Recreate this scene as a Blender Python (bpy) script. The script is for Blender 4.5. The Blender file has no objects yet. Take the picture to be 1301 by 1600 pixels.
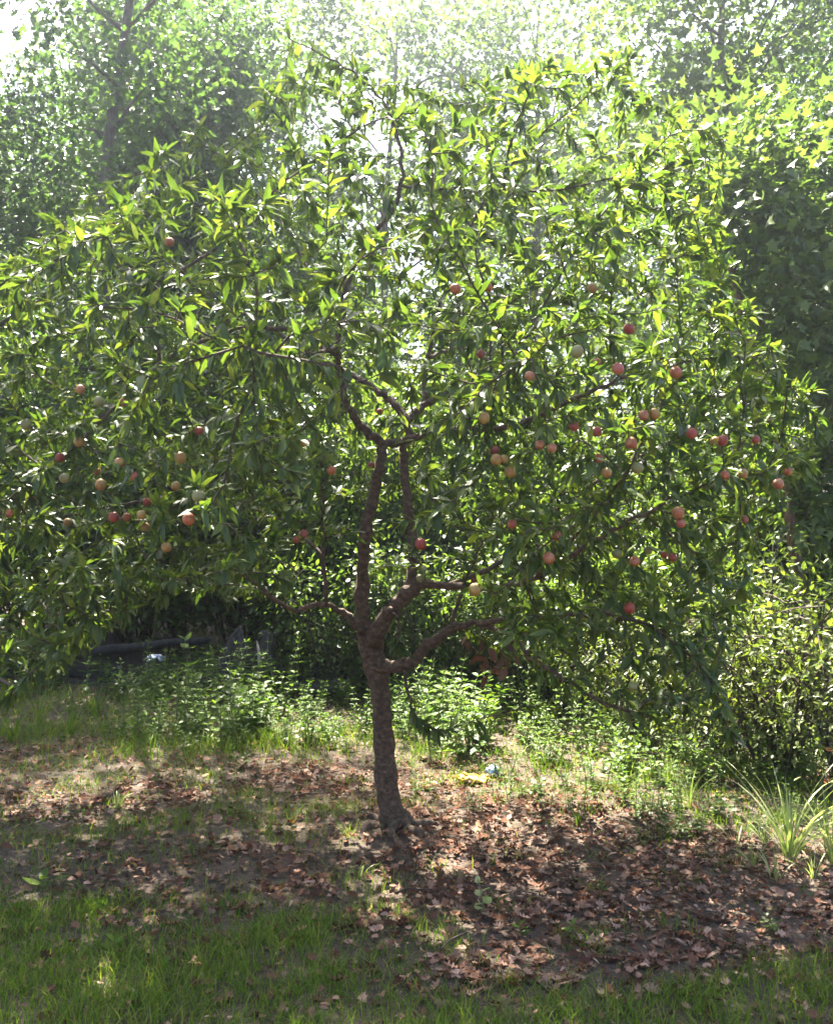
import bpy, math, random
import numpy as np
from mathutils import Vector, Matrix

rng = np.random.default_rng(7)
random.seed(7)
SC = bpy.context.scene
COL = SC.collection

# ------------------------------------------------------------------ camera
CAM_Z = 1.66
FPX = 1537.0                      # focal length in photo pixels (1301 x 1600)
cam = bpy.data.objects.new('camera', bpy.data.cameras.new('camera'))
COL.objects.link(cam)
cam.location = (0, 0, CAM_Z)
cam.rotation_euler = (math.radians(90), 0, 0)
cam.data.sensor_fit = 'VERTICAL'
cam.data.sensor_height = 24
cam.data.lens = FPX / 1600 * 24
cam.data.clip_start = 0.05
cam.data.clip_end = 500
SC.camera = cam

# ------------------------------------------------------------------ sky and sun
SUN_ELEV, SUN_AZ = math.radians(58), math.radians(-17)     # behind the tree, to the left
world = bpy.data.worlds.new('World')
SC.world = world
world.use_nodes = True
wn = world.node_tree
sky = wn.nodes.new('ShaderNodeTexSky')
sky.sky_type = 'NISHITA'
sky.sun_disc = False
sky.sun_elevation = SUN_ELEV
sky.sun_rotation = SUN_AZ
sky.air_density = 0.8
sky.ozone_density = 0.6
sky.dust_density = 4.0
wn.links.new(sky.outputs[0], wn.nodes['Background'].inputs[0])
wn.nodes['Background'].inputs[1].default_value = 0.06

sd = bpy.data.lights.new('sun', 'SUN')
sd.energy = 5.0
sd.angle = math.radians(0.55)
sd.color = (1.0, 0.93, 0.8)
sun = bpy.data.objects.new('sun', sd)
COL.objects.link(sun)
SUNV = Vector((math.sin(SUN_AZ) * math.cos(SUN_ELEV), math.cos(SUN_AZ) * math.cos(SUN_ELEV), math.sin(SUN_ELEV)))
sun.rotation_euler = (-SUNV).to_track_quat('-Z', 'Y').to_euler()
sun.location = (-8, 20, 30)

vs = SC.view_settings
vs.view_transform = 'Standard'
vs.look = 'None'
vs.gamma = 1
vs.use_curve_mapping = False
vs.exposure = 3.5
cy = SC.cycles
cy.max_bounces = 7
cy.diffuse_bounces = 3
cy.glossy_bounces = 2
cy.transmission_bounces = 5
cy.volume_bounces = 0
cy.transparent_max_bounces = 4
cy.caustics_reflective = False
cy.caustics_refractive = False
cy.sample_clamp_indirect = 4
cy.use_denoising = True
cy.filter_width = 1.6

# ------------------------------------------------------------------ helpers
def gh(x, y):
    """ground height"""
    x = np.asarray(x, float); y = np.asarray(y, float)
    xc = np.clip(x, -6, 6)
    return (-0.045 * xc + 0.018 * np.sin(2.1 * x + 0.7 * y) + 0.012 * np.sin(3.7 * y - 1.3 * x + 1)
            + 0.03 * np.exp(-((x + .1) ** 2 + (y - 5.1) ** 2) / .12))

def P(px, py, Y):
    return np.array([(px - 650.5) / FPX * Y, Y, CAM_Z + (800 - py) / FPX * Y])

def G(px, py):
    y = 2551.0 / (py - 800)
    for _ in range(8):
        x = (px - 650.5) / FPX * y
        y = (CAM_Z - float(gh(x, y))) * FPX / (py - 800)
    x = (px - 650.5) / FPX * y
    return np.array([x, y, float(gh(x, y))])

def to_px(p):
    p = np.asarray(p)
    Y = np.maximum(p[..., 1], .01)
    return 650.5 + p[..., 0] / Y * FPX, 800 - (p[..., 2] - CAM_Z) / Y * FPX

def np_mesh(name, verts, tris, mat, smooth=True):
    verts = np.asarray(verts, np.float32); tris = np.asarray(tris, np.int32)
    me = bpy.data.meshes.new(name)
    me.vertices.add(len(verts)); me.vertices.foreach_set('co', verts.ravel())
    k = tris.shape[1]
    me.loops.add(tris.size); me.loops.foreach_set('vertex_index', tris.ravel())
    me.polygons.add(len(tris))
    me.polygons.foreach_set('loop_start', np.arange(0, tris.size, k, dtype=np.int32))
    me.polygons.foreach_set('loop_total', np.full(len(tris), k, np.int32))
    if smooth:
        me.polygons.foreach_set('use_smooth', np.ones(len(tris), bool))
    me.update(calc_edges=True)
    if mat: me.materials.append(mat)
    return me

def link(name, data, parent=None, loc=None):
    o = bpy.data.objects.new(name, data)
    COL.objects.link(o)
    if loc is not None: o.location = Vector([float(c) for c in loc])
    if parent is not None: o.parent = parent
    return o

def world_part(name, me, parent):
    """part whose mesh is in world coordinates, under a parent that is only translated"""
    o = link(name, me, parent)
    o.matrix_parent_inverse = Matrix.Translation(parent.location).inverted()
    return o

def tag(o, label=None, cat=None, group=None, kind=None):
    if label: o['label'] = label
    if cat: o['category'] = cat
    if group: o['group'] = group
    if kind: o['kind'] = kind
    return o

def copy_tree(o, parent=None):
    c = o.copy(); COL.objects.link(c); c.parent = parent
    for ch in list(o.children): copy_tree(ch, c)
    return c

def norm(a):
    return a / np.maximum(np.linalg.norm(a, axis=-1, keepdims=True), 1e-9)

class MB:
    def __init__(self): self.v = []; self.f = []; self.n = 0
    def add(self, v, f):
        v = np.asarray(v, float); self.v.append(v); self.f.append(np.asarray(f, int) + self.n); self.n += len(v)
    def tube(self, pts, rad, k=7, rough=0.0, cap=True):
        pts = np.asarray(pts, float); rad = np.asarray(rad, float); n = len(pts)
        t = norm(np.gradient(pts, axis=0))
        ref = np.array([0, 0, 1.]) if abs(t[0][2]) < .9 else np.array([1., 0, 0])
        u = norm(np.cross(t[0], ref)); rings = []
        ang = np.linspace(0, 2 * np.pi, k, endpoint=False)
        for i in range(n):
            u = norm(u - t[i] * np.dot(u, t[i])); w = np.cross(t[i], u)
            r = rad[i] * (1 + rough * rng.normal(size=k)) if rough else np.full(k, rad[i])
            rings.append(pts[i] + (np.cos(ang) * r)[:, None] * u + (np.sin(ang) * r)[:, None] * w)
        v = np.concatenate(rings + [pts[-1:], pts[:1]])
        f = []
        for i in range(n - 1):
            for j in range(k):
                a = i * k + j; b = i * k + (j + 1) % k
                f += [[a, b, b + k], [a, b + k, a + k]]
        if cap:
            for j in range(k):
                f.append([(n - 1) * k + j, (n - 1) * k + (j + 1) % k, n * k])
                f.append([(j + 1) % k, j, n * k + 1])
        self.add(v, f)
    def mesh(self, name, mat, smooth=True):
        return np_mesh(name, np.concatenate(self.v), np.concatenate(self.f), mat, smooth)

def spline(pts, sub=4):
    """Catmull-Rom through rows of any width"""
    p = np.asarray(pts, float)
    q = np.vstack([2 * p[0] - p[1], p, 2 * p[-1] - p[-2]])
    out = []
    for i in range(1, len(q) - 2):
        for s in np.arange(sub) / sub:
            a, b, c, d = q[i - 1], q[i], q[i + 1], q[i + 2]
            out.append(.5 * (2 * b + (c - a) * s + (2 * a - 5 * b + 4 * c - d) * s * s + (3 * b - a - 3 * c + d) * s ** 3))
    out.append(p[-1])
    return np.array(out)

# ------------------------------------------------------------------ materials
def new_mat(name):
    m = bpy.data.materials.new(name); m.use_nodes = True
    nt = m.node_tree
    return m, nt, nt.nodes, nt.links, nt.nodes['Principled BSDF'], nt.nodes['Material Output']

def ramp_node(N, cols):
    r = N.new('ShaderNodeValToRGB'); e = r.color_ramp.elements
    while len(e) < len(cols): e.new(.5)
    for i, c in enumerate(cols):
        e[i].position = i / (len(cols) - 1); e[i].color = (*c, 1)
    return r

def leaf_mat(name, cols, trans=.4, rough=.42, tint=(1.25, 1.35, .6), spec=.5):
    m, nt, N, L, bs, out = new_mat(name)
    g = N.new('ShaderNodeNewGeometry'); oi = N.new('ShaderNodeObjectInfo')
    ad = N.new('ShaderNodeMath'); ad.operation = 'ADD'
    L.new(g.outputs['Random Per Island'], ad.inputs[0]); L.new(oi.outputs['Random'], ad.inputs[1])
    fr = N.new('ShaderNodeMath'); fr.operation = 'FRACT'; L.new(ad.outputs[0], fr.inputs[0])
    r = ramp_node(N, cols); L.new(fr.outputs[0], r.inputs[0])
    tc = N.new('ShaderNodeTexCoord')
    nz = N.new('ShaderNodeTexNoise'); nz.inputs['Scale'].default_value = 60; nz.inputs['Detail'].default_value = 2
    L.new(tc.outputs['Object'], nz.inputs['Vector'])
    mr = N.new('ShaderNodeMapRange'); mr.inputs[3].default_value = .8; mr.inputs[4].default_value = 1.2
    L.new(nz.outputs['Fac'], mr.inputs[0])
    mx = N.new('ShaderNodeVectorMath'); mx.operation = 'SCALE'
    L.new(r.outputs[0], mx.inputs[0]); L.new(mr.outputs[0], mx.inputs['Scale'])
    L.new(mx.outputs[0], bs.inputs['Base Color'])
    bs.inputs['Roughness'].default_value = rough
    bs.inputs['Specular IOR Level'].default_value = spec
    tl = N.new('ShaderNodeBsdfTranslucent')
    tm = N.new('ShaderNodeVectorMath'); tm.operation = 'MULTIPLY'; tm.inputs[1].default_value = tint
    L.new(mx.outputs[0], tm.inputs[0]); L.new(tm.outputs[0], tl.inputs['Color'])
    ms = N.new('ShaderNodeMixShader'); ms.inputs[0].default_value = trans
    L.new(bs.outputs[0], ms.inputs[1]); L.new(tl.outputs[0], ms.inputs[2])
    L.new(ms.outputs[0], out.inputs['Surface'])
    return m

def bark_mat(name, cols, scale=(14, 14, 40), rough=.85, bump=.6):
    m, nt, N, L, bs, out = new_mat(name)
    tc = N.new('ShaderNodeTexCoord'); mp = N.new('ShaderNodeMapping'); mp.inputs['Scale'].default_value = scale
    L.new(tc.outputs['Object'], mp.inputs['Vector'])
    nz = N.new('ShaderNodeTexNoise'); nz.inputs['Scale'].default_value = 1.6; nz.inputs['Detail'].default_value = 7; nz.inputs['Roughness'].default_value = .65
    L.new(mp.outputs[0], nz.inputs['Vector'])
    r = ramp_node(N, cols); r.color_ramp.elements[0].position = .3; r.color_ramp.elements[-1].position = .72
    L.new(nz.outputs['Fac'], r.inputs[0]); L.new(r.outputs[0], bs.inputs['Base Color'])
    bp = N.new('ShaderNodeBump'); bp.inputs['Strength'].default_value = bump; bp.inputs['Distance'].default_value = .012
    L.new(nz.outputs['Fac'], bp.inputs['Height']); L.new(bp.outputs[0], bs.inputs['Normal'])
    bs.inputs['Roughness'].default_value = rough
    return m

def plain_mat(name, col, rough=.5, col2=None, scale=20):
    m, nt, N, L, bs, out = new_mat(name)
    tc = N.new('ShaderNodeTexCoord')
    nz = N.new('ShaderNodeTexNoise'); nz.inputs['Scale'].default_value = scale; nz.inputs['Detail'].default_value = 4
    L.new(tc.outputs['Object'], nz.inputs['Vector'])
    r = ramp_node(N, [col, col2 or tuple(c * .7 for c in col)])
    r.color_ramp.elements[0].position = .38; r.color_ramp.elements[1].position = .65
    L.new(nz.outputs['Fac'], r.inputs[0]); L.new(r.outputs[0], bs.inputs['Base Color'])
    bs.inputs['Roughness'].default_value = rough
    return m

M = {}
M['fruit_leaf'] = leaf_mat('fruit_tree_leaf', [(.036, .07, .018), (.054, .1, .022), (.08, .13, .028), (.125, .165, .038)], .47, .38, (1.45, 1.4, .5), .42)
M['fruit_bark'] = bark_mat('fruit_tree_bark', [(.026, .016, .009), (.075, .046, .028), (.2, .13, .085)], (22, 22, 34), .85, 1.0)
M['wood_leaf_a'] = leaf_mat('oak_leaf', [(.035, .07, .025), (.055, .1, .028), (.08, .13, .03)], .5, .4)
M['wood_leaf_b'] = leaf_mat('sweetgum_leaf', [(.055, .09, .028), (.08, .125, .032), (.11, .155, .04)], .5, .5)
M['shrub_leaf'] = leaf_mat('shrub_leaf', [(.06, .1, .028), (.095, .145, .034), (.13, .18, .04)], .55, .4)
M['olive_leaf'] = leaf_mat('olive_leaf', [(.07, .1, .025), (.11, .15, .03), (.15, .17, .035)], .45, .45)
M['weed_leaf'] = leaf_mat('weed_leaf', [(.055, .11, .018), (.09, .155, .022), (.13, .195, .028)], .45, .5, (1.25, 1.35, .6), .25)
M['grass'] = leaf_mat('grass_blade', [(.055, .115, .012), (.09, .16, .015), (.135, .205, .02), (.22, .22, .05)], .45, .55, (1.25, 1.35, .6), .2)
M['pale_grass'] = leaf_mat('pale_grass', [(.16, .23, .06), (.26, .32, .11), (.38, .4, .2)], .4, .4, (1.15, 1.2, .7))
M['litter'] = leaf_mat('dry_leaf', [(.04, .018, .01), (.09, .042, .026), (.16, .085, .056), (.4, .26, .19), (.07, .033, .02), (.13, .066, .042), (.22, .13, .09)], .12, .85, (1.2, .9, .7), .08)
M['dead_leaf'] = leaf_mat('dead_hanging_leaf', [(.1, .045, .025), (.15, .07, .035), (.08, .045, .03)], .08, .6, (1.3, .9, .6), .3)
M['orange_leaf'] = leaf_mat('orange_leaf', [(.5, .16, .05), (.6, .24, .08)], .4, .5, (1.2, .9, .6))
M['wood_bark'] = bark_mat('woodland_bark', [(.035, .026, .022), (.085, .065, .055), (.16, .13, .11)], (16, 16, 5))
M['red_bark'] = bark_mat('reddish_bark', [(.06, .03, .022), (.17, .09, .065), (.3, .2, .16)], (26, 26, 6))
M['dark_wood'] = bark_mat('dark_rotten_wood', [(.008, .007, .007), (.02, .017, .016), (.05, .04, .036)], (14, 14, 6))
M['grey_wood'] = bark_mat('weathered_log', [(.04, .036, .036), (.09, .08, .078), (.17, .15, .145)], (14, 14, 14))
M['pale_wood'] = bark_mat('bleached_wood', [(.22, .18, .15), (.36, .31, .27), (.5, .45, .4)], (20, 20, 8), .8, .3)
M['stem'] = plain_mat('green_stem', (.09, .12, .04), .6, (.12, .09, .05))
M['twig'] = bark_mat('twig_bark', [(.028, .018, .013), (.055, .036, .026), (.1, .065, .05)], (30, 30, 30))

# ------------------------------------------------------------------ leaf templates
def lance(curl, fold, w=.165, twist=0.0):
    rows = [(.0, 0), (.3, w), (.65, w * .86), (1., 0)]
    v = []; 
    for t, hw in rows:
        z = -curl * t * t
        tw = twist * t
        if hw == 0: v.append((0, t, z))
        else:
            v += [(-hw * math.cos(tw), t, z + fold * hw - hw * math.sin(tw)), (0, t, z), (hw * math.cos(tw), t, z + fold * hw + hw * math.sin(tw))]
    f = [(0, 2, 1), (0, 3, 2), (1, 2, 5), (1, 5, 4), (2, 3, 6), (2, 6, 5), (4, 5, 7), (5, 6, 7)]
    return np.array(v), np.array(f)

def radial(outline, bend=0.0, cup=0.0, cy_=.5):
    o = np.array(outline, float)
    v = np.vstack([[0, cy_], o])
    z = cup * v[:, 0] ** 2 + bend * (v[:, 1] - .5) ** 2
    v = np.column_stack([v, z]); n = len(o)
    f = [(0, 1 + i, 1 + (i + 1) % n) for i in range(n)]
    return v, np.array(f)

def mirror(half):
    h = [(x, y) for x, y in half]
    return h + [(-x, y) for x, y in reversed(h) if x > 1e-6]

OAK = mirror([(0, 0), (.1, .12), (.26, .22), (.14, .34), (.36, .5), (.18, .6), (.3, .78), (.13, .82), (0, 1)])
GUM = mirror([(0, 0), (.3, -.02), (.22, .2), (.52, .42), (.2, .5), (.14, .62), (0, 1)])
OVAL = mirror([(0, 0), (.2, .22), (.26, .5), (.15, .8), (0, 1)])

def scatter(name, templates, pos, d, n, size, mat, width=None):
    """one mesh of many leaves; templates are picked in turn"""
    d = norm(d); x = norm(np.cross(d, n)); n = np.cross(x, d)
    V = []; F = []; off = 0
    idx = np.arange(len(pos)) % len(templates)
    for k, (tv, tf) in enumerate(templates):
        s = idx == k
        if not s.any(): continue
        sz = size[s][:, None, None]
        sx = sz if width is None else sz * width[s][:, None, None]
        v = (pos[s][:, None] + sx * tv[None, :, 0:1] * x[s][:, None] + sz * tv[None, :, 1:2] * d[s][:, None] + sz * tv[None, :, 2:3] * n[s][:, None])
        m = len(v)
        f = tf[None] + (np.arange(m) * len(tv))[:, None, None] + off
        V.append(v.reshape(-1, 3)); F.append(f.reshape(-1, 3)); off += m * len(tv)
    return np_mesh(name, np.concatenate(V), np.concatenate(F), mat)

LANCES = [lance(.18, .35), lance(.34, .5, .14), lance(.5, .3, .16, .3), lance(.26, .6, .13, -.35), lance(.1, .25, .15, .2)]
OAKS = [radial(OAK, .7, 1.6), radial(OAK, -.6, 1.2), radial(OAK, .4, -1.6), radial(OAK, 1.1, 2.6)]
GUMS = [radial(GUM, .3, .5, .3), radial(GUM, -.35, .3, .3), radial(GUM, .1, -.6, .3)]
OVALS = [radial(OVAL, .3, .8), radial(OVAL, -.4, .5), radial(OVAL, .15, 1.6)]

def vnoise(x, y, s, seed=0):
    """cheap smooth noise 0..1"""
    x = np.asarray(x) * s; y = np.asarray(y) * s
    a = np.sin(x * 1.7 + seed) * np.cos(y * 1.3 - seed * 2) + np.sin(x * .9 - y * 1.9 + seed * 3) * .8 + np.sin(x * 3.1 + y * 2.3 + seed) * .5 + np.sin(x * 5.3 - y * 4.7 + seed * 5) * .3
    return 1 / (1 + np.exp(-1.6 * a))

# ------------------------------------------------------------------ ground
def build_ground():
    xs = np.concatenate([np.linspace(-60, -8, 18)[:-1], np.linspace(-8, 8, 130), np.linspace(8, 60, 18)[1:]])
    ys = np.concatenate([np.linspace(-12, 1, 8)[:-1], np.linspace(1, 14, 120), np.linspace(14, 80, 24)[1:]])
    X, Y = np.meshgrid(xs, ys)
    Z = gh(X, Y)
    nx, ny = len(xs), len(ys)
    v = np.column_stack([X.ravel(), Y.ravel(), Z.ravel()])
    i, j = np.meshgrid(np.arange(nx - 1), np.arange(ny - 1))
    a = (j * nx + i).ravel()
    f = np.column_stack([a, a + 1, a + 1 + nx, a + nx])
    m, nt, N, L, bs, out = new_mat('forest_soil')
    tc = N.new('ShaderNodeTexCoord')
    n1 = N.new('ShaderNodeTexNoise'); n1.inputs['Scale'].default_value = 2.2; n1.inputs['Detail'].default_value = 8
    n2 = N.new('ShaderNodeTexNoise'); n2.inputs['Scale'].default_value = 45; n2.inputs['Detail'].default_value = 5
    L.new(tc.outputs['Object'], n1.inputs['Vector']); L.new(tc.outputs['Object'], n2.inputs['Vector'])
    r1 = ramp_node(N, [(.035, .03, .018), (.075, .05, .034), (.12, .08, .058)])
    r2 = ramp_node(N, [(.4, .4, .4), (1.3, 1.3, 1.3)])
    L.new(n1.outputs['Fac'], r1.inputs[0]); L.new(n2.outputs['Fac'], r2.inputs[0])
    mu = N.new('ShaderNodeVectorMath'); mu.operation = 'MULTIPLY'
    L.new(r1.outputs[0], mu.inputs[0]); L.new(r2.outputs[0], mu.inputs[1]); L.new(mu.outputs[0], bs.inputs['Base Color'])
    bp = N.new('ShaderNodeBump'); bp.inputs['Strength'].default_value = .8; bp.inputs['Distance'].default_value = .03
    L.new(n2.outputs['Fac'], bp.inputs['Height']); L.new(bp.outputs[0], bs.inputs['Normal'])
    bs.inputs['Roughness'].default_value = .95
    o = link('ground', np_mesh('ground', v, f, m))
    tag(o, 'brown soil sloping gently under grass and fallen leaves', 'ground', kind='structure')
build_ground()

# ------------------------------------------------------------------ woodland trees
def gen_tree(H, crown_r, first=.25, nbr=34, leaves=18000, lean=(0, 0), trunk_r=.13, templates=OAKS, lsize=.1, mat='wood_leaf_a', bark='wood_bark', clump=.34):
    mb = MB()
    n = 9
    t = np.linspace(0, 1, n)
    wob = np.cumsum(rng.normal(size=(n, 2)) * .05 * H / 9, axis=0); wob[0] = 0
    pts = np.column_stack([lean[0] * t + wob[:, 0], lean[1] * t + wob[:, 1], t * H * .95])
    pts[0, 2] = -.15
    tr = np.column_stack([pts, trunk_r * (1 - .9 * t) + .004])
    tr[0, 3] *= 1.35
    tr = spline(tr, 3)
    mb.tube(tr[:, :3], tr[:, 3], 8, .05)
    tips = []
    for b in range(nbr):
        s = first + (1 - first) * (b + rng.random()) / nbr
        i = int(s * (len(tr) - 1)); p0 = tr[i, :3]; r0 = tr[i, 3] * .5
        az = b * 2.4 + rng.normal() * .4
        prof = math.sin(math.pi * min(1, (.12 + .88 * (1 - s) / (1 - first)) ** .75)) * .75 + .25
        ln = crown_r * prof * rng.uniform(.7, 1.15)
        up = rng.uniform(.15, .75) + .4 * s
        d = np.array([math.cos(az), math.sin(az), up]); d /= np.linalg.norm(d)
        pp = [p0]
        for k in range(4):
            d = norm(d + rng.normal(size=3) * .22 + np.array([0, 0, -.05])); pp.append(pp[-1] + d * ln / 4)
        pp = spline(np.array(pp), 2)
        mb.tube(pp, np.linspace(max(r0, .012), .005, len(pp)), 5, 0, False)
        for k in range(5):
            j = rng.integers(len(pp) // 3, len(pp)); q0 = pp[j]
            e = norm(d + rng.normal(size=3) * .8); l2 = ln * rng.uniform(.2, .45)
            q = [q0, q0 + e * l2 * .5 + rng.normal(size=3) * .05, q0 + e * l2]
            mb.tube(np.array(q), [.008, .006, .003], 4, 0, False)
            tips += [q[1], q[2]]
        tips.append(pp[-1])
    tips = np.array(tips)
    w = rng.random(len(tips)) ** 1.5 + .1
    c = rng.choice(len(tips), leaves, p=w / w.sum())
    off = rng.normal(size=(leaves, 3)) * np.array([clump, clump, clump * .42])
    pos = tips[c] + off
    pos[:, 2] = np.maximum(pos[:, 2], .15)
    d = norm(off * .8 + rng.normal(size=(leaves, 3)) * .3 + np.array([0, 0, -.25]))
    nn = norm(rng.normal(size=(leaves, 3)) * .55 + np.array([0, 0, 1.]))
    sz = lsize * rng.uniform(.65, 1.25, leaves)
    return mb.mesh('trunk', M[bark]), scatter('crown', templates, pos, d, nn, sz, M[mat])

def tree_thing(name, meshes, loc, rz, sc, label, group=None, cat='tree'):
    r = link(name, None, None, loc)
    r.empty_display_size = .2
    r.rotation_euler = (0, 0, rz); r.scale = (sc, sc, sc)
    for nm, me in zip(('trunk', 'crown'), meshes): link(nm, me, r)
    return tag(r, label, cat, group)

VT = [gen_tree(11, 2.5, .2, 46, 26000, (.3, .2), .14, OAKS, .125),
      gen_tree(12, 2.8, .2, 42, 17000, (-.4, .1), .16, GUMS, .125, 'wood_leaf_b'),
      gen_tree(9, 2.2, .12, 36, 15000, (.5, -.2), .1, GUMS, .11, 'wood_leaf_b'),
      gen_tree(10, 2.6, .13, 44, 25000, (.1, .3), .12, OAKS, .125, 'wood_leaf_a', 'wood_bark', .36)]
VT.append(gen_tree(14, 2.9, .44, 38, 6800, (1.0, .1), .08, OAKS, .13, 'wood_leaf_a', 'wood_bark', .3))
def gz(x, y): return float(gh(x, y)) - .02
def at_x(px, Y): return (px - 650.5) / FPX * Y

specs = [  # px of trunk base, Y, variant, rotation, scale, label
    (178, 10.6, 4, 0, 1.0, 'dark oak with a straight blackish trunk rising behind the fruit tree'),
    (-40, 9.2, 3, 2.0, .56, 'low dark oak leaning over the brush pile'),
    (1235, 10.0, 0, 1.2, .52, 'low oak in deep shade beside the leaning reddish trunk'),
    (1090, 13.0, 1, 3.0, .9, 'slim sweetgum with a thin curved trunk behind the fruit tree'),
    (60, 12.6, 3, 1.0, .62, 'dense dark oak with a rounded top next to the straight blackish trunk'),
    (310, 14.2, 0, 3.3, .8, 'dense oak standing between the straight blackish trunk and the fruit tree'),
    (1400, 9.6, 0, 4.0, .55, 'bushy dark oak past the tall grass clump'),
]
for px, Y, v, rz, sc, lb in specs:
    x = at_x(px, Y)
    tree_thing('oak_tree' if v in (0, 3, 4) else 'sweetgum_tree', VT[v], (x, Y, gz(x, Y)), rz, sc, lb, 'trees at the edge of the wood')
back = [(-11.5, 17, 0, 1.1, .7), (-4.2, 15.5, 0, .3, .82), (-8.2, 18, 1, .3, .55), (-3.6, 20, 3, 2.2, 1.1), (-.6, 19, 2, .7, 1.3), (2.4, 20, 1, 4.4, 1.08),
        (6.3, 18, 1, 5.1, .86), (9, 17.2, 3, 2.9, 1.15), (12.4, 19.5, 1, 1.9, 1.05)]
for i, (x, y, v, rz, sc) in enumerate(back):
    tree_thing('oak_tree' if v in (0, 3, 4) else 'sweetgum_tree', VT[v], (x, y, gz(x, y)), rz, sc,
               ('tall oak' if v in (0, 3, 4) else 'tall sweetgum') + ' standing deep in the wood behind the fruit tree', 'trees deep in the wood')
for i in range(16):
    x = -22 + 2.95 * i + rng.normal() * .5; y = 26 + rng.uniform(0, 6); v = i % 4
    tree_thing('oak_tree' if v in (0, 3, 4) else 'sweetgum_tree', VT[v], (x, y, gz(x, y)), rng.uniform(0, 6), rng.uniform(.95, 1.2),
               'far hazy ' + ('oak' if v in (0, 3, 4) else 'sweetgum') + ' in the last row of the wood', 'farthest trees of the wood')

# ------------------------------------------------------------------ shrubs and saplings
def gen_shrub(H, R, nst=9, leaves=5000, lsize=.06, templates=OVALS, mat='shrub_leaf', clump=.16, bark='twig'):
    mb = MB(); tips = []
    for s in range(nst):
        az = s * 2.4 + rng.normal() * .3; rr = R * rng.uniform(.25, 1)
        h = H * rng.uniform(.6, 1.05)
        p = np.array([[rng.normal() * .06, rng.normal() * .06, -.05], [math.cos(az) * rr * .25, math.sin(az) * rr * .25, h * .35],
                      [math.cos(az) * rr * .6, math.sin(az) * rr * .6, h * .7], [math.cos(az) * rr, math.sin(az) * rr, h]])
        p[1:] += rng.normal(size=(3, 3)) * .05
        q = spline(p, 4); mb.tube(q, np.linspace(.013, .004, len(q)), 5, 0, False)
        for k in range(7):
            j = rng.integers(len(q) // 4, len(q)); e = norm(np.array([math.cos(az), math.sin(az), .5]) * .6 + rng.normal(size=3) * .7)
            l = R * rng.uniform(.2, .5); b = np.array([q[j], q[j] + e * l * .5, q[j] + e * l + np.array([0, 0, -.03])])
            mb.tube(b, [.005, .004, .002], 4, 0, False); tips += [b[1], b[2]]
        tips.append(q[-1])
    tips = np.array(tips)
    c = rng.integers(0, len(tips), leaves)
    off = rng.normal(size=(leaves, 3)) * np.array([clump, clump, clump * .8])
    pos = tips[c] + off; pos[:, 2] = np.maximum(pos[:, 2], .04)
    d = norm(off + rng.normal(size=(leaves, 3)) * .08 + np.array([0, 0, -.03]))
    nn = norm(rng.normal(size=(leaves, 3)) * .5 + np.array([0, 0, 1.]))
    return mb.mesh('stems', M[bark]), scatter('foliage', templates, pos, d, nn, lsize * rng.uniform(.6, 1.3, leaves), M[mat])

def shrub_thing(name, meshes, loc, rz, sc, label, group=None, cat='shrub'):
    r = link(name, None, None, loc); r.empty_display_size = .2
    r.rotation_euler = (0, 0, rz); r.scale = (sc, sc, sc)
    for nm, me in zip(('stems', 'foliage'), meshes): link(nm, me, r)
    return tag(r, label, cat, group)

SH = [gen_shrub(2.2, 1.0, 10, 5200, .075), gen_shrub(1.6, .8, 9, 5200, .06, OVALS, 'shrub_leaf'), gen_shrub(2.6, .9, 8, 5000, .085, GUMS, 'wood_leaf_b', .2)]
SH.append(gen_shrub(1.5, .75, 10, 2300, .065, OVALS, 'shrub_leaf', .17))
OL = [gen_shrub(1.5, .8, 18, 3600, .05, OVALS, 'olive_leaf', .2), gen_shrub(1.2, .75, 16, 3000, .05, LANCES, 'olive_leaf', .2)]
rows = []
for i in range(13):
    rows.append((-150 + 128 * i + rng.normal() * 25, rng.uniform(9.3, 11.5), i % 3, rng.uniform(.75, 1.15)))
for i in range(12):
    rows.append((300 + 80 * i + rng.normal() * 25, rng.uniform(10.0, 11.6), [0, 2, 0, 1][i % 4], rng.uniform(1.0, 1.35)))
for i in range(6):
    rows.append((-60 + 85 * i, rng.uniform(10.4, 12), [0, 2][i % 2], rng.uniform(.9, 1.2)))
for i in range(6):
    rows.append((850 + 80 * i + rng.normal() * 20, rng.uniform(8.3, 9.4), [1, 0, 1][i % 3], rng.uniform(.55, .85)))
for i in range(9):
    rows.append((450 + 65 * i + rng.normal() * 20, rng.uniform(8.6, 9.6), 3, rng.uniform(.7, 1.0)))
for px, Y, v, sc in rows:
    x = at_x(px, Y)
    if px < 460 and Y < 10: Y += 1.2; x = at_x(px, Y)
    shrub_thing(['shrub', 'shrub', 'sapling', 'shrub'][v], SH[v], (x, Y, gz(x, Y)), rng.uniform(0, 6), sc,
                ['tall leafy green shrub at the edge of the wood', 'low leafy green shrub at the edge of the wood', 'young sapling with star shaped leaves at the edge of the wood', 'thin sunlit shrub standing behind the weeds and the trunk'][v], 'shrubs along the wood edge')
for px, Y, v, sc, lb in [(1130, 6.9, 1, 1.0, 'small olive green bush beside the drooping branches'), (1215, 6.5, 0, 1.0, 'fine leaved yellowish green bush below the leaning reddish trunk'),
                         (1320, 6.3, 1, 1.05, 'fine leaved olive bush behind the tall pale grass clump'), (1000, 7.4, 1, .8, 'low olive bush between weeds and drooping branches')]:
    x = at_x(px, Y); shrub_thing('bush', OL[v], (x, Y, gz(x, Y)), rng.uniform(0, 6), sc, lb, None, 'bush')

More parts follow.
